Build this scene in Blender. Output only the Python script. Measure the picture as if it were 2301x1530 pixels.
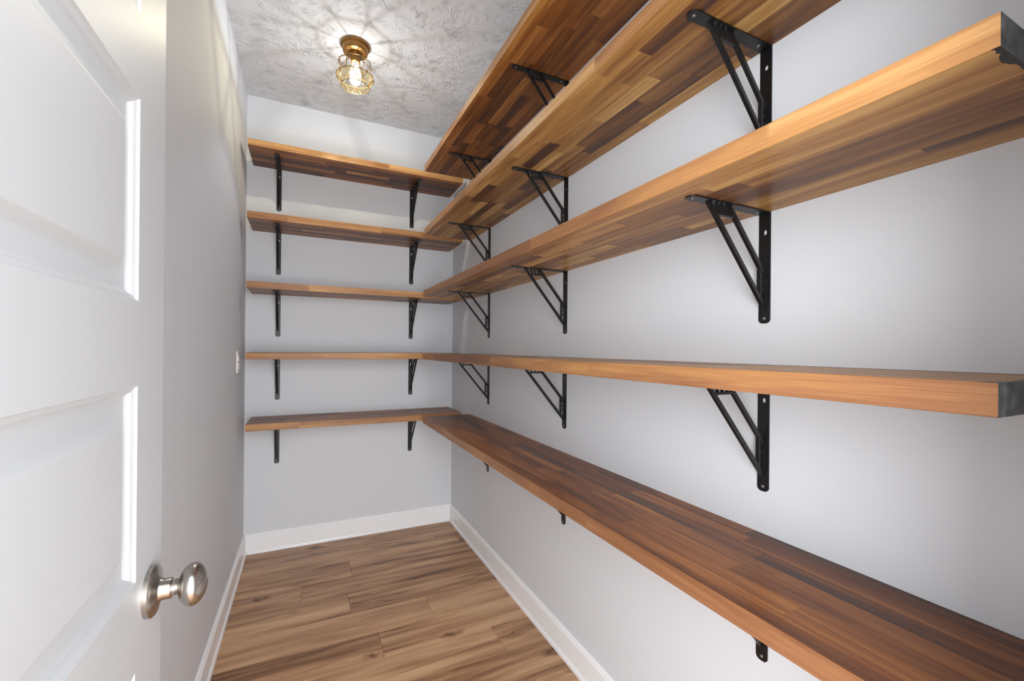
import bpy, bmesh, math, random
from mathutils import Matrix, Vector

for o in list(bpy.data.objects):
    bpy.data.objects.remove(o, do_unlink=True)
scene = bpy.context.scene
COL = scene.collection
rnd = random.Random(7)

# ------------------------------------------------------------------ camera, world, light, exposure
# axes: long shelf wall is x = 0 (room at x < 0), end wall is y = 0 (room at y < 0), floor z = 0
CAM = Vector((-0.9532, -3.0077, 1.2379))
YAW, PITCH, ROLL, FPX = 0.4445, 0.0013, 0.0084, 969.884
F = Vector((math.sin(YAW) * math.cos(PITCH), math.cos(YAW) * math.cos(PITCH), math.sin(PITCH)))
Rv = Vector((math.cos(YAW), -math.sin(YAW), 0))
Uv = Rv.cross(F)
R2 = Rv * math.cos(ROLL) + Uv * math.sin(ROLL)
U2 = -Rv * math.sin(ROLL) + Uv * math.cos(ROLL)
cd = bpy.data.cameras.new('camera')
cd.sensor_width = 36.0
cd.lens = 36.0 * FPX / 2301.0
cd.shift_y = 18.084 / 2301.0
cd.clip_start = 0.02
cam = bpy.data.objects.new('camera', cd)
COL.objects.link(cam)
cam.matrix_world = Matrix(((R2.x, U2.x, -F.x, CAM.x), (R2.y, U2.y, -F.y, CAM.y), (R2.z, U2.z, -F.z, CAM.z), (0, 0, 0, 1)))
scene.camera = cam

world = bpy.data.worlds.new('world')
scene.world = world
world.use_nodes = True
bgn = world.node_tree.nodes['Background']
bgn.inputs['Color'].default_value = (0.93, 0.96, 1.0, 1)
bgn.inputs['Strength'].default_value = 4.8

# added fill light behind the camera, in place of daylight through the doorway
al = bpy.data.lights.new('hall_fill_light', 'AREA')
al.shape = 'RECTANGLE'; al.size = 3.4; al.size_y = 2.3
al.energy = 190; al.color = (0.96, 0.98, 1.0)
alo = bpy.data.objects.new('hall_fill_light', al)
COL.objects.link(alo)
alo.location = (-1.45, -4.5, 1.35)
alo.rotation_euler = (math.radians(90), 0, math.radians(-13))

BULB_W = 10.0
scene.view_settings.view_transform = 'Standard'
scene.view_settings.look = 'None'
scene.view_settings.gamma = 1.0
scene.view_settings.use_curve_mapping = False
scene.view_settings.exposure = 0.03
scene.cycles.max_bounces = 14
scene.cycles.diffuse_bounces = 9

# ------------------------------------------------------------------ measured sizes
H, W = 2.743, 1.2834
YD = -2.92                      # inner face of the door wall
DB, DR, TH, GAP, YEND = 0.2993, 0.3058, 0.0368, 0.0826, -2.8207
EGAP, LGAP = 0.0306, 0.0357
ZS = [2.3628, 1.9724, 1.5933, 1.2074, 0.8181]      # shelf tops
BY = [-0.695, -1.511, -2.360]                      # brackets along the long wall
BX = [-1.112, -0.301]                              # brackets along the end wall
BASE_H = 0.1165

# ------------------------------------------------------------------ helpers
def srgb(r, g, b):
    f = lambda c: (c / 255 / 12.92) if c / 255 <= 0.04045 else ((c / 255 + 0.055) / 1.055) ** 2.4
    return (f(r), f(g), f(b), 1.0)

def link(o, parent=None):
    COL.objects.link(o)
    if parent is not None:
        o.parent = parent
    return o

def obj(name, bm, mats, parent=None, smooth=False, loc=None, rot=None):
    me = bpy.data.meshes.new(name)
    bmesh.ops.recalc_face_normals(bm, faces=bm.faces[:])
    bm.to_mesh(me); bm.free()
    if not isinstance(mats, (list, tuple)):
        mats = [mats]
    for m in mats:
        me.materials.append(m)
    if smooth:
        for p in me.polygons:
            p.use_smooth = True
    o = bpy.data.objects.new(name, me)
    if loc is not None: o.location = loc
    if rot is not None: o.rotation_euler = rot
    return link(o, parent)

def empty(name, loc=(0, 0, 0), rotz=0.0):
    o = bpy.data.objects.new(name, None)
    o.empty_display_size = 0.05
    o.location = loc; o.rotation_euler = (0, 0, rotz)
    return link(o)

def tag(o, label=None, cat=None, group=None, kind=None):
    if label: o['label'] = label
    if cat: o['category'] = cat
    if group: o['group'] = group
    if kind: o['kind'] = kind
    return o

def box(bm, x0, x1, y0, y1, z0, z1, bevel=0.0, seg=1):
    r = bmesh.ops.create_cube(bm, size=1.0)
    vs = r['verts']
    for v in vs:
        v.co = Vector((x0 + (v.co.x + .5) * (x1 - x0), y0 + (v.co.y + .5) * (y1 - y0), z0 + (v.co.z + .5) * (z1 - z0)))
    if bevel > 0:
        es = set()
        for v in vs:
            es.update(v.link_edges)
        bmesh.ops.bevel(bm, geom=list(es), offset=bevel, segments=seg, profile=0.5, affect='EDGES')

def prism(bm, pts, fn, t0, t1):
    """extrude the closed 2-d outline pts from t0 to t1; fn(u, w, t) -> 3-d"""
    a = [bm.verts.new(fn(u, w, t0)) for u, w in pts]
    b = [bm.verts.new(fn(u, w, t1)) for u, w in pts]
    bm.faces.new(a); bm.faces.new(b[::-1])
    n = len(pts)
    for i in range(n):
        bm.faces.new((a[i], a[(i + 1) % n], b[(i + 1) % n], b[i]))

def lathe(bm, prof, fn, n=40):
    """revolve profile (r, h); fn(x, y, h) -> 3-d"""
    rings = []
    for r, h in prof:
        if r < 1e-6:
            rings.append([bm.verts.new(fn(0, 0, h))])
        else:
            rings.append([bm.verts.new(fn(r * math.cos(2 * math.pi * k / n), r * math.sin(2 * math.pi * k / n), h)) for k in range(n)])
    for A, B in zip(rings, rings[1:]):
        for k in range(n):
            k2 = (k + 1) % n
            if len(A) == 1 and len(B) == 1: continue
            if len(A) == 1: bm.faces.new((A[0], B[k], B[k2]))
            elif len(B) == 1: bm.faces.new((A[k], A[k2], B[0]))
            else: bm.faces.new((A[k], A[k2], B[k2], B[k]))

def tube(bm, pts, r, n=8, closed=False):
    pts = [Vector(p) for p in pts]
    rings = []
    m = len(pts)
    ref = Vector((0.13, 0.27, 0.95)).normalized()
    for i, p in enumerate(pts):
        if closed:
            t = (pts[(i + 1) % m] - pts[i - 1]).normalized()
        else:
            t = (pts[min(i + 1, m - 1)] - pts[max(i - 1, 0)]).normalized()
        a = t.cross(ref)
        if a.length < 1e-3: a = t.cross(Vector((1, 0, 0)))
        a.normalize(); b = t.cross(a)
        rings.append([bm.verts.new(p + (a * math.cos(2 * math.pi * k / n) + b * math.sin(2 * math.pi * k / n)) * r) for k in range(n)])
    for i in range(m if closed else m - 1):
        A, B = rings[i], rings[(i + 1) % m]
        for k in range(n):
            bm.faces.new((A[k], A[(k + 1) % n], B[(k + 1) % n], B[k]))
    if not closed:
        bm.faces.new(rings[0]); bm.faces.new(rings[-1][::-1])

# ------------------------------------------------------------------ materials
class NT:
    def __init__(self, name):
        self.m = bpy.data.materials.new(name)
        self.m.use_nodes = True
        self.t = self.m.node_tree
        self.b = self.t.nodes['Principled BSDF']
    def n(self, typ, **kw):
        nd = self.t.nodes.new(typ)
        for k, v in kw.items():
            if k.startswith('i_'):
                key = k[2:]
                key = int(key) if key.isdigit() else key
                s = nd.inputs[key]
                if hasattr(v, 'is_linked') or isinstance(v, bpy.types.NodeSocket):
                    self.t.links.new(v, s)
                else:
                    s.default_value = v
            else:
                setattr(nd, k, v)
        return nd
    def l(self, a, b): self.t.links.new(a, b)
    def math(self, op, a, b=None, c=None):
        nd = self.t.nodes.new('ShaderNodeMath'); nd.operation = op
        for i, v in enumerate((a, b, c)):
            if v is None: continue
            if isinstance(v, bpy.types.NodeSocket): self.l(v, nd.inputs[i])
            else: nd.inputs[i].default_value = v
        return nd.outputs[0]
    def ramp(self, fac, stops):
        nd = self.t.nodes.new('ShaderNodeValToRGB')
        cr = nd.color_ramp
        while len(cr.elements) < len(stops): cr.elements.new(0.5)
        for e, (p, c) in zip(cr.elements, stops):
            e.position = p; e.color = c
        self.l(fac, nd.inputs[0])
        return nd.outputs[0]
    def bump(self, height, strength, dist):
        nd = self.t.nodes.new('ShaderNodeBump')
        nd.inputs['Strength'].default_value = strength
        nd.inputs['Distance'].default_value = dist
        self.l(height, nd.inputs['Height'])
        self.l(nd.outputs[0], self.b.inputs['Normal'])
        return nd

def mat_plain(name, col, rough=0.5, metal=0.0, bump=None, spec=None):
    t = NT(name)
    t.b.inputs['Base Color'].default_value = col
    t.b.inputs['Roughness'].default_value = rough
    t.b.inputs['Metallic'].default_value = metal
    if spec is not None: t.b.inputs['Specular IOR Level'].default_value = spec
    if bump:
        sc, st, di = bump
        tc = t.n('ShaderNodeTexCoord')
        nz = t.n('ShaderNodeTexNoise', i_Vector=tc.outputs['Object'], i_Scale=sc, i_Detail=3.0)
        t.bump(nz.outputs[0], st, di)
    return t.m

M_WALL = mat_plain('wall_paint', srgb(215, 218, 222), 0.62, bump=(220.0, 0.10, 0.001), spec=0.3)
M_TRIM = mat_plain('trim_paint', srgb(244, 245, 246), 0.28, bump=(60.0, 0.03, 0.001))
M_DOOR = mat_plain('door_paint', srgb(186, 188, 190), 0.42, bump=(90.0, 0.05, 0.001))
M_BLACK = mat_plain('black_powder_coat', srgb(15, 15, 17), 0.40, bump=(900.0, 0.08, 0.0004))
M_SCREW = mat_plain('screw_steel', srgb(150, 150, 152), 0.3, 0.9)
M_NICKEL = mat_plain('satin_nickel', srgb(178, 172, 165), 0.27, 1.0)
M_GOLD = mat_plain('antique_gold', srgb(150, 112, 62), 0.38, 0.85)
M_WIRE = mat_plain('antique_gold_wire', srgb(122, 96, 56), 0.42, 0.8)
M_PLASTIC = mat_plain('white_plastic', srgb(232, 232, 230), 0.35)
M_SLOT = mat_plain('dark_slot', srgb(70, 70, 70), 0.6)
M_LATCH = mat_plain('hinge_metal', srgb(170, 168, 163), 0.35, 0.9)

def make_ceiling():
    t = NT('ceiling_stomp_texture')
    t.b.inputs['Base Color'].default_value = srgb(224, 228, 232)
    t.b.inputs['Roughness'].default_value = 0.8
    tc = t.n('ShaderNodeTexCoord')
    hs = None
    for sc, off in ((5.2, 0.0), (6.3, 3.71)):
        mp = t.n('ShaderNodeMapping', i_Vector=tc.outputs['Object'])
        mp.inputs['Location'].default_value = (off, off * .7, 0)
        wn = t.n('ShaderNodeTexNoise', i_Vector=mp.outputs[0], i_Scale=9.0, i_Detail=2.0)
        wv = t.n('ShaderNodeVectorMath', operation='SCALE', i_0=wn.outputs['Color'])
        wv.inputs['Scale'].default_value = 0.10
        wa = t.n('ShaderNodeVectorMath', operation='ADD', i_0=mp.outputs[0], i_1=wv.outputs[0])
        vo = t.n('ShaderNodeTexVoronoi', i_Vector=wa.outputs[0], i_Scale=sc)
        vo.voronoi_dimensions = '2D'
        d = t.n('ShaderNodeVectorMath', operation='SUBTRACT', i_0=wa.outputs[0], i_1=vo.outputs['Position'])
        sp = t.n('ShaderNodeSeparateXYZ', i_0=d.outputs[0])
        ang = t.math('ARCTAN2', sp.outputs[1], sp.outputs[0])
        ln = t.n('ShaderNodeVectorMath', operation='LENGTH', i_0=d.outputs[0])
        sc3 = t.n('ShaderNodeSeparateColor', i_0=vo.outputs['Color'])
        cv = t.n('ShaderNodeCombineXYZ')
        t.l(t.math('MULTIPLY', ang, 3.6), cv.inputs[0])
        t.l(t.math('MULTIPLY', ln.outputs['Value'], 9.0), cv.inputs[1])
        t.l(t.math('MULTIPLY', sc3.outputs[0], 50.0), cv.inputs[2])
        nz = t.n('ShaderNodeTexNoise', i_Vector=cv.outputs[0], i_Scale=1.5, i_Detail=1.5)
        # thin ridges: peak where the noise crosses its middle
        rd = t.math('ABSOLUTE', t.math('SUBTRACT', nz.outputs[0], 0.52))
        rd = t.math('SUBTRACT', 1.0, t.math('MULTIPLY', rd, 10.0))
        rd = t.math('MAXIMUM', rd, 0.0)
        hs = rd if hs is None else t.math('MAXIMUM', hs, rd)
    br = t.n('ShaderNodeTexNoise', i_Vector=tc.outputs['Object'], i_Scale=22.0, i_Detail=2.0)
    mr = t.n('ShaderNodeMapRange', i_0=br.outputs[0]); mr.inputs[1].default_value = 0.44; mr.inputs[2].default_value = 0.62
    msk = mr.outputs[0]
    h = t.math('MULTIPLY', hs, msk)
    fine = t.n('ShaderNodeTexNoise', i_Vector=tc.outputs['Object'], i_Scale=160.0, i_Detail=2.0)
    h = t.math('ADD', h, t.math('MULTIPLY', fine.outputs[0], 0.25))
    t.bump(h, 0.8, 0.004)
    return t.m
M_CEIL = make_ceiling()

def make_wood(name, stops, rough, tone_gain=0.62, streak=0.75, fine=0.35, grain=(0.9, 14.0, 14.0), blot=False, lines=False):
    t = NT(name)
    tc = t.n('ShaderNodeTexCoord')
    oi = t.n('ShaderNodeObjectInfo')
    at = t.n('ShaderNodeAttribute'); at.attribute_type = 'OBJECT'; at.attribute_name = 'tone'
    off = t.n('ShaderNodeCombineXYZ')
    t.l(t.math('MULTIPLY', oi.outputs['Random'], 91.0), off.inputs[0])
    t.l(t.math('MULTIPLY', oi.outputs['Random'], 57.0), off.inputs[1])
    t.l(t.math('MULTIPLY', oi.outputs['Random'], 23.0), off.inputs[2])
    av = t.n('ShaderNodeVectorMath', operation='ADD', i_0=tc.outputs['Object'], i_1=off.outputs[0])
    def nz(scale, detail, dist=0.0, rgh=0.55):
        mp = t.n('ShaderNodeMapping', i_Vector=av.outputs[0])
        mp.inputs['Scale'].default_value = scale
        n_ = t.n('ShaderNodeTexNoise', i_Vector=mp.outputs[0], i_Scale=1.0, i_Detail=detail, i_Distortion=dist, i_Roughness=rgh)
        return n_.outputs[0]
    n1 = nz(tuple(3.0 * g for g in grain), 5.0, 0.6)
    n2 = nz(grain, 3.0, 0.9)
    n3 = nz((9.0, 420.0, 420.0), 2.0)
    fac = t.math('ADD', t.math('MULTIPLY', at.outputs['Fac'], tone_gain), (1 - tone_gain) * 0.5)
    fac = t.math('ADD', fac, t.math('MULTIPLY', t.math('SUBTRACT', n2, 0.5), streak))
    fac = t.math('ADD', fac, t.math('MULTIPLY', t.math('SUBTRACT', n1, 0.5), streak * 0.75))
    fac = t.math('ADD', fac, t.math('MULTIPLY', t.math('SUBTRACT', n3, 0.5), fine))
    if lines:
        n4 = nz((0.55, 5.0, 5.0), 4.0, 1.6)
        ln = t.math('MAXIMUM', t.math('SUBTRACT', 1.0, t.math('MULTIPLY', t.math('ABSOLUTE', t.math('SUBTRACT', n4, 0.53)), 42.0)), 0.0)
        gate = nz((1.5, 4.0, 4.0), 1.0)
        g_ = t.n('ShaderNodeMapRange', i_0=gate); g_.inputs[1].default_value = 0.42; g_.inputs[2].default_value = 0.62
        fac = t.math('SUBTRACT', fac, t.math('MULTIPLY', t.math('MULTIPLY', ln, g_.outputs[0]), 0.34))
        mpk = t.n('ShaderNodeMapping', i_Vector=av.outputs[0]); mpk.inputs['Scale'].default_value = (2.1, 5.5, 0.0)
        wk = t.n('ShaderNodeTexNoise', i_Vector=av.outputs[0], i_Scale=22.0, i_Detail=2.0)
        wk2 = t.n('ShaderNodeVectorMath', operation='SCALE', i_0=wk.outputs['Color']); wk2.inputs['Scale'].default_value = 0.22
        mk2 = t.n('ShaderNodeVectorMath', operation='ADD', i_0=mpk.outputs[0], i_1=wk2.outputs[0])
        vk = t.n('ShaderNodeTexVoronoi', i_Vector=mk2.outputs[0], i_Scale=1.0); vk.voronoi_dimensions = '2D'
        kn_ = t.n('ShaderNodeMapRange', i_0=vk.outputs['Distance']); kn_.inputs[1].default_value = 0.01; kn_.inputs[2].default_value = 0.12; kn_.inputs[3].default_value = 0.5; kn_.inputs[4].default_value = 0.0
        kc = t.n('ShaderNodeSeparateColor', i_0=vk.outputs['Color'])
        fac = t.math('SUBTRACT', fac, t.math('MULTIPLY', kn_.outputs[0], t.math('GREATER_THAN', kc.outputs[0], 0.74)))
    col = t.ramp(fac, stops)
    if blot:
        # black paint slopped around the cut end onto the board
        ge = t.n('ShaderNodeNewGeometry')
        sx = t.n('ShaderNodeSeparateXYZ', i_0=ge.outputs['Position'])
        bn = t.n('ShaderNodeTexNoise', i_Vector=ge.outputs['Position'], i_Scale=32.0, i_Detail=3.0)
        lim = t.math('ADD', YEND - 0.018, t.math('MULTIPLY', bn.outputs[0], 0.05))
        mk = t.math('LESS_THAN', sx.outputs[1], lim)
        mx = t.n('ShaderNodeMix', data_type='RGBA')
        t.l(mk, mx.inputs[0]); t.l(col, mx.inputs[6]); mx.inputs[7].default_value = srgb(30, 28, 27)
        col = mx.outputs[2]
    t.l(col, t.b.inputs['Base Color'])
    t.b.inputs['Specular IOR Level'].default_value = 0.35
    rr = t.math('ADD', rough - 0.06, t.math('MULTIPLY', n1, 0.14))
    t.l(rr, t.b.inputs['Roughness'])
    t.bump(t.math('ADD', n3, n1), 0.12, 0.0006)
    return t.m

FACE = [(0.0, srgb(60, 38, 28)), (0.2, srgb(92, 56, 30)), (0.42, srgb(136, 91, 44)), (0.65, srgb(174, 128, 68)), (0.86, srgb(204, 162, 98)), (1.0, srgb(222, 184, 122))]
EDGE = [(0.0, srgb(84, 53, 36)), (0.28, srgb(116, 76, 50)), (0.5, srgb(140, 96, 64)), (0.75, srgb(172, 124, 76)), (1.0, srgb(202, 158, 104))]
REDF = [(0.0, srgb(48, 28, 20)), (0.2, srgb(76, 42, 22)), (0.42, srgb(112, 64, 28)), (0.65, srgb(150, 92, 42)), (0.86, srgb(184, 126, 64)), (1.0, srgb(208, 156, 92))]
WK = dict(tone_gain=0.55, streak=1.0, fine=0.4)
FACES = {'brown': (make_wood('brown_stained_acacia', FACE, 0.38, **WK), make_wood('brown_stained_acacia_painted_end', FACE, 0.38, blot=True, **WK)),
         'red': (make_wood('red_brown_stained_acacia', REDF, 0.36, **WK), make_wood('red_brown_stained_acacia_painted_end', REDF, 0.36, blot=True, **WK))}
M_EDGE = make_wood('acacia_edge', EDGE, 0.42, tone_gain=0.7, streak=0.85)
M_ENDP = NT('dark_end_paint')
_t = M_ENDP
_tc = _t.n('ShaderNodeTexCoord')
_nz = _t.n('ShaderNodeTexNoise', i_Vector=_tc.outputs['Object'], i_Scale=55.0, i_Detail=4.0)
_t.l(_t.ramp(_nz.outputs[0], [(0.3, srgb(44, 46, 48)), (0.6, srgb(92, 95, 98)), (0.8, srgb(120, 122, 124))]), _t.b.inputs['Base Color'])
_t.b.inputs['Roughness'].default_value = 0.5
M_ENDP = M_ENDP.m
FLOORC = [(0.0, srgb(70, 42, 26)), (0.2, srgb(122, 86, 60)), (0.42, srgb(168, 128, 95)), (0.65, srgb(198, 158, 120)), (1.0, srgb(220, 184, 146))]
M_FLOOR = make_wood('floor_plank_vinyl', FLOORC, 0.34, tone_gain=0.34, streak=1.15, fine=0.16, grain=(0.8, 8.5, 8.5), lines=True)
M_JOINT = mat_plain('floor_joint', srgb(74, 54, 40), 0.7)

# ------------------------------------------------------------------ the room
def slab(name, *a, mat=M_WALL):
    bm = bmesh.new(); box(bm, *a)
    return tag(obj(name, bm, mat), kind='structure')

YH = -4.7
slab('wall_right', 0, 0.12, YD - 0.115, 0.12, 0, H)
slab('wall_back', -W, 0, 0, 0.12, 0, H)
slab('wall_left', -W - 0.12, -W, YD - 0.115, 0.12, 0, H)
slab('ceiling', -W - 0.12, 0.12, YD - 0.115, 0.12, H, H + 0.1, mat=M_CEIL)
OX0, OX1, OZ = -1.152, -0.434, 2.050       # door opening
bm = bmesh.new()
box(bm, -W, OX0 - 0.018, YD - 0.115, YD, 0, H)
box(bm, OX1 + 0.018, 0, YD - 0.115, YD, 0, H)
box(bm, OX0 - 0.018, OX1 + 0.018, YD - 0.115, YD, OZ + 0.018, H)
tag(obj('wall_front', bm, M_WALL), kind='structure')

# added unseen wall outside, right of the doorway; cuts side light on the door
slab('wall_light_block', 0.80, 0.92, YH, YD - 0.115, 0, H)

# floor: dark bed, each plank a piece of its own, running across the pantry
fl = slab('floor', -W - 0.12, 0.12, YH, 0.12, -0.06, -0.0025, mat=M_JOINT)
PW, Y0 = 0.1776, 0.0126
row_joint = {0: -0.62, 1: -0.05, 2: -0.72, 3: -0.965, 4: -0.755, 5: -0.408, 6: -0.66, 7: -0.20, 8: -0.93, 9: -0.50}
k = 0
y1 = Y0
while y1 > YH:
    y0 = max(y1 - PW, YH)
    ytop = min(y1, 0.0)
    j = row_joint.get(k, -0.15 - 1.0 * rnd.random())
    xs = [-W]
    c = [x for x in (j - 1.22, j, j + 1.22) if -W + 0.03 < x < -0.03]
    xs += sorted(c) + [0.0]
    for a, b in zip(xs, xs[1:]):
        bm = bmesh.new()
        hx, hy = (b - a) / 2, (ytop - y0) / 2
        box(bm, -hx + 0.0004, hx - 0.0004, -hy + 0.0004, hy - 0.0004, -0.004, 0.0, 0.0007)
        o = obj('plank', bm, M_FLOOR, fl, loc=((a + b) / 2, (ytop + y0) / 2, 0))
        o['tone'] = 0.25 + 0.5 * rnd.random()
    y1 -= PW; k += 1

# baseboards with a shoe moulding at the floor
PROF = [(0, 0), (0.0125, 0), (0.0125, 0.101), (0.0095, 0.104), (0.0095, 0.109), (0.006, 0.1145), (0.003, BASE_H), (0, BASE_H)]
SHOE = [(0.0125, 0), (0.0195, 0)] + [(0.0125 + 0.007 * math.cos(a), 0.006 + 0.013 * math.sin(a)) for a in (0.0, 0.4, 0.8, 1.2, 1.5707)]
def baseboard(name, fn, t0, t1):
    bm = bmesh.new(); prism(bm, PROF, fn, t0, t1)
    o = tag(obj(name, bm, M_TRIM), kind='structure')
    bm = bmesh.new(); prism(bm, SHOE, fn, t0, t1)
    obj('shoe_molding', bm, M_TRIM, o)
baseboard('baseboard_back', lambda u, w, t: (t, -u, w), -W, 0)
baseboard('baseboard_right', lambda u, w, t: (-u, t, w), -0.001, YD)
baseboard('baseboard_left', lambda u, w, t: (-W + u, t, w), -0.001, YD)

# door lining and casing
def trimset(name, boxes, cat=None):
    e = None
    for i, b_ in enumerate(boxes):
        bm = bmesh.new(); box(bm, *b_, 0.0015)
        o = obj(name if e is None else 'trim_board', bm, M_TRIM, e)
        if e is None:
            e = tag(o, kind='structure')
trimset('trim_1', [(OX0 - 0.018, OX0, YD - 0.115, YD, 0, OZ), (OX1, OX1 + 0.018, YD - 0.115, YD, 0, OZ), (OX0 - 0.018, OX1 + 0.018, YD - 0.115, YD, OZ, OZ + 0.018)])
trimset('trim_2', [(OX0 - 0.075, OX0 - 0.006, YD, YD + 0.014, 0, OZ + 0.07), (OX1 + 0.006, OX1 + 0.075, YD, YD + 0.014, 0, OZ + 0.07), (OX0 - 0.006, OX1 + 0.006, YD, YD + 0.014, OZ + 0.006, OZ + 0.07)])
trimset('trim_3', [(OX0 - 0.075, OX0 - 0.006, YD - 0.129, YD - 0.115, 0, OZ + 0.07), (OX1 + 0.006, OX1 + 0.075, YD - 0.129, YD - 0.115, 0, OZ + 0.07), (OX0 - 0.006, OX1 + 0.006, YD - 0.129, YD - 0.115, OZ + 0.006, OZ + 0.07)])

# ------------------------------------------------------------------ open door, swung into the pantry
DX, DY1, DY0 = -1.145, -2.207, -2.902       # face, free edge, hinge edge
DT, DZ0, DZ1 = 0.035, 0.008, 2.040
ST = 0.106
PZ = [(1.657, 1.905), (1.295, 1.549), (0.9395, 1.187), (0.581, 0.825), (0.222, 0.470)]   # five panels
door = tag(empty('door_1', (DX, DY0, 0)), kind='structure')
def dl(x, y, z): return (x - DX, y - DY0, z)
bm = bmesh.new()
x0, x1 = -DT, 0
L = DY1 - DY0
ys = [0, ST, L - ST, L]
zs = [DZ0, DZ1]
for a, b in PZ: zs += [a, b]
zs = sorted(zs)
g = {}
def gv(x, i, j):
    if (x, i, j) not in g: g[(x, i, j)] = bm.verts.new((x, ys[i], zs[j]))
    return g[(x, i, j)]
ny, nz_ = len(ys) - 1, len(zs) - 1
hole = lambda i, j: i == 1 and j % 2 == 1
for i in range(ny):
    for j in range(nz_):
        if hole(i, j): continue
        for x in (x0, x1):
            bm.faces.new((gv(x, i, j), gv(x, i + 1, j), gv(x, i + 1, j + 1), gv(x, i, j + 1)))
for j in range(nz_):
    bm.faces.new((gv(x0, 0, j), gv(x1, 0, j), gv(x1, 0, j + 1), gv(x0, 0, j + 1)))
    bm.faces.new((gv(x0, ny, j), gv(x1, ny, j), gv(x1, ny, j + 1), gv(x0, ny, j + 1)))
for i in range(ny):
    bm.faces.new((gv(x0, i, 0), gv(x1, i, 0), gv(x1, i + 1, 0), gv(x0, i + 1, 0)))
    bm.faces.new((gv(x0, i, nz_), gv(x1, i, nz_), gv(x1, i + 1, nz_), gv(x0, i + 1, nz_)))
obj('stile_and_rail_frame', bm, M_DOOR, door)
PPROF = [(0, 0), (0.0015, -0.0030), (0.0045, -0.0042), (0.0065, -0.0050), (0.0095, -0.0090), (0.0125, -0.0105), (0.036, -0.0105), (0.037, -0.0098), (0.046, -0.0016), (0.048, -0.001)]
for a, b in PZ:
    bm = bmesh.new()
    for side in (0, 1):
        loops = []
        for ins, d in PPROF:
            x = d if side == 0 else -DT - d
            loops.append([bm.verts.new((x, y, z)) for y, z in ((ST + ins, a + ins), (L - ST - ins, a + ins), (L - ST - ins, b - ins), (ST + ins, b - ins))])
        for A, B in zip(loops, loops[1:]):
            for q in range(4):
                bm.faces.new((A[q], A[(q + 1) % 4], B[(q + 1) % 4], B[q]))
        bm.faces.new(loops[-1])
    obj('panel', bm, M_DOOR, door)

KZ, KY = 0.902, DY1 - 0.055
bm = bmesh.new()
kfn = lambda s: (lambda x, y, h: ((h if s > 0 else -DT - h), KY - DY0 + x, KZ + y))
for s in (1, -1):
    bm = bmesh.new()
    prof = []
    for i in range(0, 17):
        a = math.pi * (0.09 + 0.91 * i / 16)
        prof.append((0.0285 * math.sin(a) ** 0.92, 0.0495 - 0.0170 * math.cos(a)))
    prof = [(0.0, 0.028), (0.0085, 0.028), (0.0085, 0.0335)] + prof[0:-1] + [(0, 0.0668)]
    lathe(bm, prof, kfn(s), 48)
    kn = obj('door_knob', bm, M_NICKEL, door, smooth=True)
    bm = bmesh.new()
    lathe(bm, [(0.0, 0.0), (0.0335, 0.0), (0.0335, 0.006), (0.031, 0.0085), (0.020, 0.0105), (0.0150, 0.013), (0.0135, 0.017), (0.0135, 0.0245), (0.0125, 0.026), (0.0105, 0.0265), (0.0105, 0.031), (0, 0.031)], kfn(s), 48)
    ro = obj('knob_rose', bm, M_NICKEL, door, smooth=True)
    for o in (kn, ro):
        o.data.set_sharp_from_angle(angle=math.radians(38))
bm = bmesh.new(); box(bm, -0.029, -0.006, L - 0.0006, L + 0.0012, KZ - 0.028, KZ + 0.028, 0.0004)
obj('latch_plate', bm, M_LATCH, door)
bm = bmesh.new(); lathe(bm, [(0, 0), (0.0035, 0), (0.0035, 0.003), (0, 0.0045)], lambda x, y, h: (-0.004 + x, L + h - 0.0004, 1.191 + y), 16)
obj('edge_bumper', bm, M_PLASTIC, door)
for z in (0.25, 1.05, 1.82):
    bm = bmesh.new()
    lathe(bm, [(0, -0.045), (0.006, -0.045), (0.006, 0.045), (0, 0.045)], lambda x, y, h: (x + 0.004, y - 0.004, z + h), 16)
    obj('hinge', bm, M_LATCH, door)

# ------------------------------------------------------------------ shelves: butcher-block boards made of staves
ROWS = 7
def teeth(L_, side):
    """finger-jointed end: list of (dx, z-fraction) going up"""
    n = 7
    out = []
    for i in range(2 * n + 1):
        out.append((0.0045 if i % 2 else -0.0045, i / (2 * n)))
    return out

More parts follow.
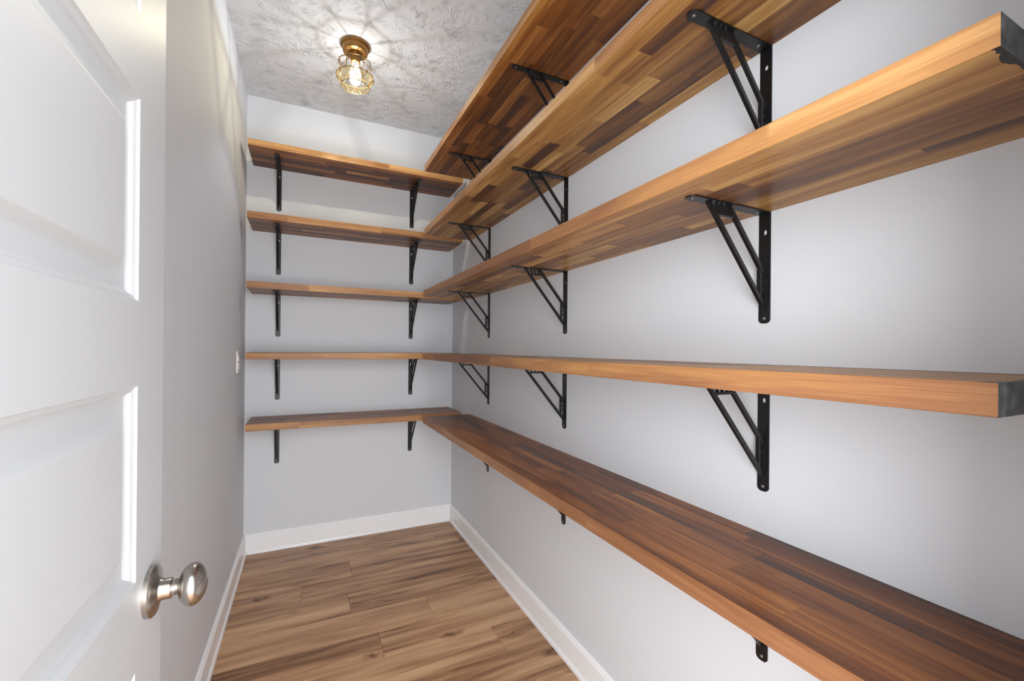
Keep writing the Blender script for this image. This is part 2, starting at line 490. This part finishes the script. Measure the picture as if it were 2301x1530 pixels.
def make_shelf(name, length, depth, z, loc, rotz, label, group, end_painted, seed, stain, bias=None):
    """local frame: x along the board 0..length, y = 0 at the wall, front edge at y = -depth"""
    r = random.Random(seed)
    root = tag(empty(name, loc, rotz), label, 'shelf', group)
    rw = depth / ROWS
    for k in range(ROWS):
        ya, yb = -k * rw, -(k + 1) * rw
        yc = (ya + yb) / 2
        front = k == ROWS - 1
        x = 0.0
        cuts = [0.0]
        lo, hi = (0.45, 0.85) if front else (0.18, 0.52)
        first = r.uniform(0.12, hi)
        cuts.append(first)
        while cuts[-1] < length - hi * 1.15:
            cuts.append(cuts[-1] + r.uniform(lo, hi))
        if length - cuts[-1] < 0.1: cuts[-1] = length
        else: cuts.append(length)
        prev = None
        for a, b in zip(cuts, cuts[1:]):
            a_end, b_end = a == 0.0, b == length
            bm = bmesh.new()
            hl = (b - a) / 2
            hw = rw / 2
            if front:
                left = [(-hl, f) for f in (0, 1)] if a_end else [(-hl + d, f) for d, f in teeth(0, 0)]
                right = [(hl, f) for f in (0, 1)] if b_end else [(hl + d, f) for d, f in teeth(0, 0)]
                pts = [(px, -TH + TH * f) for px, f in right] + [(px, -TH + TH * f) for px, f in reversed(left)]
                prism(bm, pts, lambda u, w, t_: (u, t_, w), -hw, hw)
                # soften the long front arrises
                es = [e for e in bm.edges if abs(e.verts[0].co.y + hw) < 1e-6 and abs(e.verts[1].co.y + hw) < 1e-6
                      and abs(e.verts[0].co.z - e.verts[1].co.z) < 1e-6 and (e.verts[0].co - e.verts[1].co).length > 0.05]
                bmesh.ops.bevel(bm, geom=es, offset=0.0014, segments=2, profile=0.5, affect='EDGES')
            else:
                box(bm, -hl, hl, -hw, hw, -TH, 0, 0.00025)
            bm.normal_update()
            bmesh.ops.recalc_face_normals(bm, faces=bm.faces[:])
            for f in bm.faces:
                if front and f.normal.y < -0.4: f.material_index = 1
                elif end_painted and b_end and f.normal.x > 0.9: f.material_index = 2
            fm = FACES[stain][1 if (end_painted and b_end) else 0]
            o = obj('stave', bm, [fm, M_EDGE, M_ENDP], root, loc=((a + b) / 2, yc, 0))
            while True:
                tn = r.betavariate(1.6, 1.8)
                if prev is None or abs(tn - prev) > 0.12: break
            prev = tn
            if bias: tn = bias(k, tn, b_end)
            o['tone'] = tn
    return root

def edge_tone(v_end, base=0.35):
    return lambda k, t_, last: (v_end if last else base + 0.4 * t_) if k == ROWS - 1 else t_
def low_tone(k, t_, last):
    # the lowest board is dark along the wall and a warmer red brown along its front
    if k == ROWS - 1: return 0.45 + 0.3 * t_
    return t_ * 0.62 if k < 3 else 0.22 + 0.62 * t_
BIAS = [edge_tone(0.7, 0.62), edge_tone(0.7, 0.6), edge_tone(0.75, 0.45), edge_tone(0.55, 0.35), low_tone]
BIAS_END = lambda k, t_, last: 0.62 + 0.38 * t_ if k == ROWS - 1 else t_
ORD = ['topmost', 'second from the top', 'middle one', 'fourth from the top', 'lowest']
YS = -DB - GAP
for i, z in enumerate(ZS):
    # long wall: local x runs towards the door (-y), local -y points into the room (-x)
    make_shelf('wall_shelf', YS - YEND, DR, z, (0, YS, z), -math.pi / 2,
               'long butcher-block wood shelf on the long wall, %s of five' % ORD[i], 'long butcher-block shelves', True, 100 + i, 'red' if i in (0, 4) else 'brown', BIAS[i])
    make_shelf('wall_shelf', W - LGAP - EGAP, DB, z, (-W + LGAP, 0, z), 0.0,
               'short butcher-block wood shelf on the narrow end wall, %s of five' % ORD[i], 'short butcher-block shelves', False, 200 + i, 'red', BIAS_END)

# ------------------------------------------------------------------ brackets
# profile plane: u = distance from the wall, w = distance below the board; t across
BWD, BT = 0.027, 0.0032
BL, BH_ = 0.2475, 0.2545
def rounded_strip(length, r0, n=7):
    h = BWD / 2
    pts = [(-h, 0), (h, 0), (h, length - r0)]
    for i in range(1, n):
        a = math.pi / 2 * i / n
        pts.append((h - r0 + r0 * math.cos(a), length - r0 + r0 * math.sin(a)))
    pts.append((h - r0, length)); pts.append((-h + r0, length))
    for i in range(1, n):
        a = math.pi / 2 + math.pi / 2 * i / n
        pts.append((-h + r0 + r0 * math.cos(a), length - r0 + r0 * math.sin(a)))
    pts.append((-h, length - r0))
    return pts

def plate_with_holes(fn, outline, holes, t0, t1):
    bm = bmesh.new()
    edges = []
    for lp in [outline] + holes:
        vs = [bm.verts.new((u, w, 0)) for u, w in lp]
        for i in range(len(vs)):
            edges.append(bm.edges.new((vs[i], vs[(i + 1) % len(vs)])))
    bmesh.ops.triangle_fill(bm, use_beauty=True, use_dissolve=False, edges=edges)
    geo = bmesh.ops.extrude_face_region(bm, geom=bm.faces[:])
    top = [v for v in geo['geom'] if isinstance(v, bmesh.types.BMVert)]
    ts = set(top)
    for v in bm.verts:
        v.co = Vector(fn(v.co.x, v.co.y, t1 if v in ts else t0))
    return bm

def circ(cx, cy, rx, ry, n=14):
    return [(cx + rx * math.cos(2 * math.pi * k / n), cy + ry * math.sin(2 * math.pi * k / n)) for k in range(n)]

def make_bracket():
    # local: wall is y = 0, bracket reaches to -y; board underside is z = 0
    root = empty('shelf_bracket')
    bm = plate_with_holes(lambda t, w, d: (t, -d, -w), rounded_strip(BH_, 0.010), [circ(0.0015, 0.046, 0.0042, 0.0062)], 0, BT)
    obj('wall_leg', bm, M_BLACK, root)
    bm = plate_with_holes(lambda t, u, d: (t, -u, -d), rounded_strip(BL, 0.0125), [], 0, BT)
    obj('shelf_arm', bm, M_BLACK, root)
    bm = bmesh.new()
    th = 0.0042
    def bar(p, q, wd, t=th):
        p = Vector(p); q = Vector(q)
        d = (q - p).normalized(); nrm = Vector((-d.y, d.x)) * wd / 2
        prism(bm, [tuple(p + nrm), tuple(q + nrm), tuple(q - nrm), tuple(p - nrm)], lambda u, w, t_: (t_, -u, -w), -t, t)
    bar((0.1875, 0.0015), (0.0060, 0.2160), 0.0088)
    bar((0.1250, 0.0015), (0.0020, 0.1475), 0.0088)
    bar((0.1640, 0.0245), (0.1080, 0.0245), 0.0055)
    bar((0.0205, 0.1280), (0.0205, 0.1950), 0.0060)
    for s in (0.164, 0.149, 0.134):
        bar((s, 0.0020), (s - 0.012, 0.0245), 0.0042, 0.0034)
    for s in (0.150, 0.166, 0.182):
        bar((0.0020, s), (0.0205, s - 0.008), 0.0042, 0.0034)
    bar((0.0055, 0.1400), (0.0055, 0.2180), 0.0060)
    obj('brace', bm, M_BLACK, root)
    def screw(fn):
        bm = bmesh.new()
        lathe(bm, [(0, 0), (0.0042, 0), (0.0040, 0.0010), (0.0026, 0.0019), (0, 0.0022)], fn, 14)
        obj('screw', bm, M_SCREW, root, smooth=True)
    screw(lambda x, y, h: (x, -(BL - 0.014) + y, -BT - h))
    screw(lambda x, y, h: (x, -0.030 + y, -BT - h))
    screw(lambda x, y, h: (x, -BT - h, -0.2435 + y))
    return root

def copy_tree(o):
    c = o.copy(); COL.objects.link(c)
    for ch in o.children:
        d = ch.copy(); COL.objects.link(d); d.parent = c
    return c

proto = make_bracket()
first = True
ORDB = ['topmost', 'second', 'middle', 'fourth', 'lowest']
for i, z in enumerate(ZS):
    spots = [((0, y, z - TH), -math.pi / 2, w_) for y, w_ in zip(BY, ('next to the end wall', 'at mid length', 'at the door end'))]
    for loc, rz, w_ in spots:
        o = proto if first else copy_tree(proto)
        first = False
        o.location = loc; o.rotation_euler = (0, 0, rz)
        tag(o, 'black steel bracket under the %s long shelf, %s' % (ORDB[i], w_), 'bracket', 'brackets on the long wall')
    for x, w_ in zip(BX, ('on the side of the outlet wall', 'on the side of the long shelves')):
        o = copy_tree(proto)
        o.location = (x, 0, z - TH); o.rotation_euler = (0, 0, 0)
        tag(o, 'black steel bracket under the %s short shelf, %s' % (ORDB[i], w_), 'bracket', 'brackets on the end wall')

# ------------------------------------------------------------------ ceiling light with a wire cage
LX, LY = -0.745, -0.728
lamp = tag(empty('ceiling_light', (LX, LY, H)), 'antique gold flush ceiling light with a geometric wire cage and lit bulb', 'ceiling light')
id_ = lambda x, y, h: (x, y, h)
bm = bmesh.new()
lathe(bm, [(0, 0), (0.0685, 0), (0.0695, -0.003), (0.0690, -0.010), (0.0655, -0.013), (0.0610, -0.016), (0.0585, -0.036), (0.0565, -0.0395), (0.052, -0.041), (0, -0.041)], id_, 56)
o = obj('canopy', bm, M_GOLD, lamp, smooth=True); o.data.set_sharp_from_angle(angle=math.radians(35))
for a in (2.2, 5.34):
    bm = bmesh.new()
    lathe(bm, [(0, -0.0405), (0.0042, -0.0405), (0.0040, -0.0440), (0.0022, -0.0460), (0, -0.0465)], lambda x, y, h: (x + 0.043 * math.cos(a), y + 0.043 * math.sin(a), h), 16)
    obj('canopy_screw', bm, M_GOLD, lamp, smooth=True)
bm = bmesh.new()
lathe(bm, [(0, -0.041), (0.029, -0.041), (0.029, -0.050), (0.0255, -0.053), (0.0235, -0.055), (0.0225, -0.082), (0.0205, -0.085), (0.014, -0.085), (0, -0.085)], id_, 40)
o = obj('socket', bm, M_GOLD, lamp, smooth=True); o.data.set_sharp_from_angle(angle=math.radians(35))
bm = bmesh.new()
NC = 8
def ringp(r, z, n, ph=0.0): return [Vector((r * math.cos(2 * math.pi * k / n + ph), r * math.sin(2 * math.pi * k / n + ph), z)) for k in range(n)]
WR = 0.00165
top = ringp(0.0285, -0.056, NC, 0.2)
up = ringp(0.0770, -0.088, NC, 0.2)
mid = ringp(0.0880, -0.160, NC, 0.2 + math.pi / NC)
bot = ringp(0.0655, -0.206, NC, 0.2)
tube(bm, ringp(0.0285, -0.056, 40), WR, 6, True)
tube(bm, up, WR, 6, True)
tube(bm, ringp(0.0880, -0.160, 48), WR, 6, True)
tube(bm, ringp(0.0655, -0.206, 48), WR, 6, True)
for k in range(NC):
    tube(bm, [top[k], up[k]], WR, 6)
    if k % 2 == 0:
        tube(bm, [up[k], mid[k]], WR, 6); tube(bm, [up[k], mid[k - 1]], WR, 6)
    else:
        tube(bm, [up[k], Vector((0.088 * math.cos(2 * math.pi * k / NC + .2), 0.088 * math.sin(2 * math.pi * k / NC + .2), -0.160))], WR, 6)
    tube(bm, [mid[k], bot[k]], WR, 6)
    if k % 2: tube(bm, [mid[k], bot[(k + 1) % NC]], WR, 6)
obj('wire_cage', bm, M_WIRE, lamp, smooth=True)
# thin amber glass lining inside the wires
tg = NT('amber_glass')
tr = tg.n('ShaderNodeBsdfTransparent'); tr.inputs[0].default_value = (1.0, 0.945, 0.79, 1)
gl = tg.n('ShaderNodeBsdfGlossy'); gl.inputs['Roughness'].default_value = 0.08; gl.inputs[0].default_value = (1, 0.9, 0.7, 1)
ms = tg.n('ShaderNodeMixShader', i_1=tr.outputs[0], i_2=gl.outputs[0]); ms.inputs[0].default_value = 0.05
tg.l(ms.outputs[0], tg.t.nodes['Material Output'].inputs[0])
bm = bmesh.new()
lathe(bm, [(0.0845, -0.150), (0.0855, -0.160), (0.0640, -0.204), (0.0640, -0.2055), (0.0870, -0.160)], id_, 48)
obj('glass_bowl', bm, tg.m, lamp, smooth=True)
tb = NT('lit_bulb_glass')
tr = tb.n('ShaderNodeBsdfTransparent')
em = tb.n('ShaderNodeEmission'); em.inputs[0].default_value = (1, 0.86, 0.62, 1); em.inputs[1].default_value = 3.0
ad = tb.n('ShaderNodeAddShader', i_0=tr.outputs[0], i_1=em.outputs[0])
tb.l(ad.outputs[0], tb.t.nodes['Material Output'].inputs[0])
bm = bmesh.new()
lathe(bm, [(0.0125, -0.083), (0.0130, -0.095), (0.0160, -0.108), (0.0225, -0.124), (0.0275, -0.142), (0.0290, -0.158), (0.0270, -0.174), (0.0210, -0.187), (0.0110, -0.195), (0, -0.1975)], id_, 40)
obj('bulb', bm, tb.m, lamp, smooth=True)
pl = bpy.data.lights.new('bulb_light', 'POINT')
pl.energy = BULB_W; pl.color = (0.97, 0.985, 1.0); pl.shadow_soft_size = 0.007
# LED bulb: little light goes back towards its base
pl.use_nodes = True
_lt = pl.node_tree
_em = _lt.nodes['Emission']
_tc = _lt.nodes.new('ShaderNodeTexCoord'); _sp = _lt.nodes.new('ShaderNodeSeparateXYZ')
_lt.links.new(_tc.outputs['Normal'], _sp.inputs[0])
_mr = _lt.nodes.new('ShaderNodeMapRange'); _mr.interpolation_type = 'SMOOTHSTEP'
for _i, _v in zip((1, 2, 3, 4), (-0.1, 0.74, 1.0, 0.13)): _mr.inputs[_i].default_value = _v
_lt.links.new(_sp.outputs[2], _mr.inputs[0])
_lt.links.new(_mr.outputs[0], _em.inputs['Strength'])
plo = bpy.data.objects.new('bulb_light', pl)
link(plo, lamp)
plo.location = (0, 0, -0.150)

# ------------------------------------------------------------------ outlet on the bare wall
e = tag(empty('wall_outlet', (-W, -0.318, 1.157)), 'white duplex outlet plate on the bare grey wall', 'outlet')
bm = bmesh.new(); box(bm, 0, 0.0062, -0.036, 0.036, -0.058, 0.058, 0.0022, 2)
obj('cover_plate', bm, M_PLASTIC, e)
for z in (0.0205, -0.0205):
    bm = bmesh.new(); box(bm, 0.005, 0.0092, -0.0165, 0.0165, z - 0.0145, z + 0.0145, 0.0016, 2)
    s = obj('receptacle', bm, M_PLASTIC, e)
    for y, hh in ((-0.0065, 0.0045), (0.0065, 0.0036)):
        bm = bmesh.new(); box(bm, 0.0088, 0.0094, y - 0.0011, y + 0.0011, z + 0.002 - hh, z + 0.002 + hh)
        obj('slot', bm, M_SLOT, s)
bm = bmesh.new(); lathe(bm, [(0, 0.006), (0.0034, 0.006), (0.0030, 0.0074), (0, 0.0078)], lambda x, y, h: (h, x, y), 14)
obj('plate_screw', bm, M_SCREW, e)
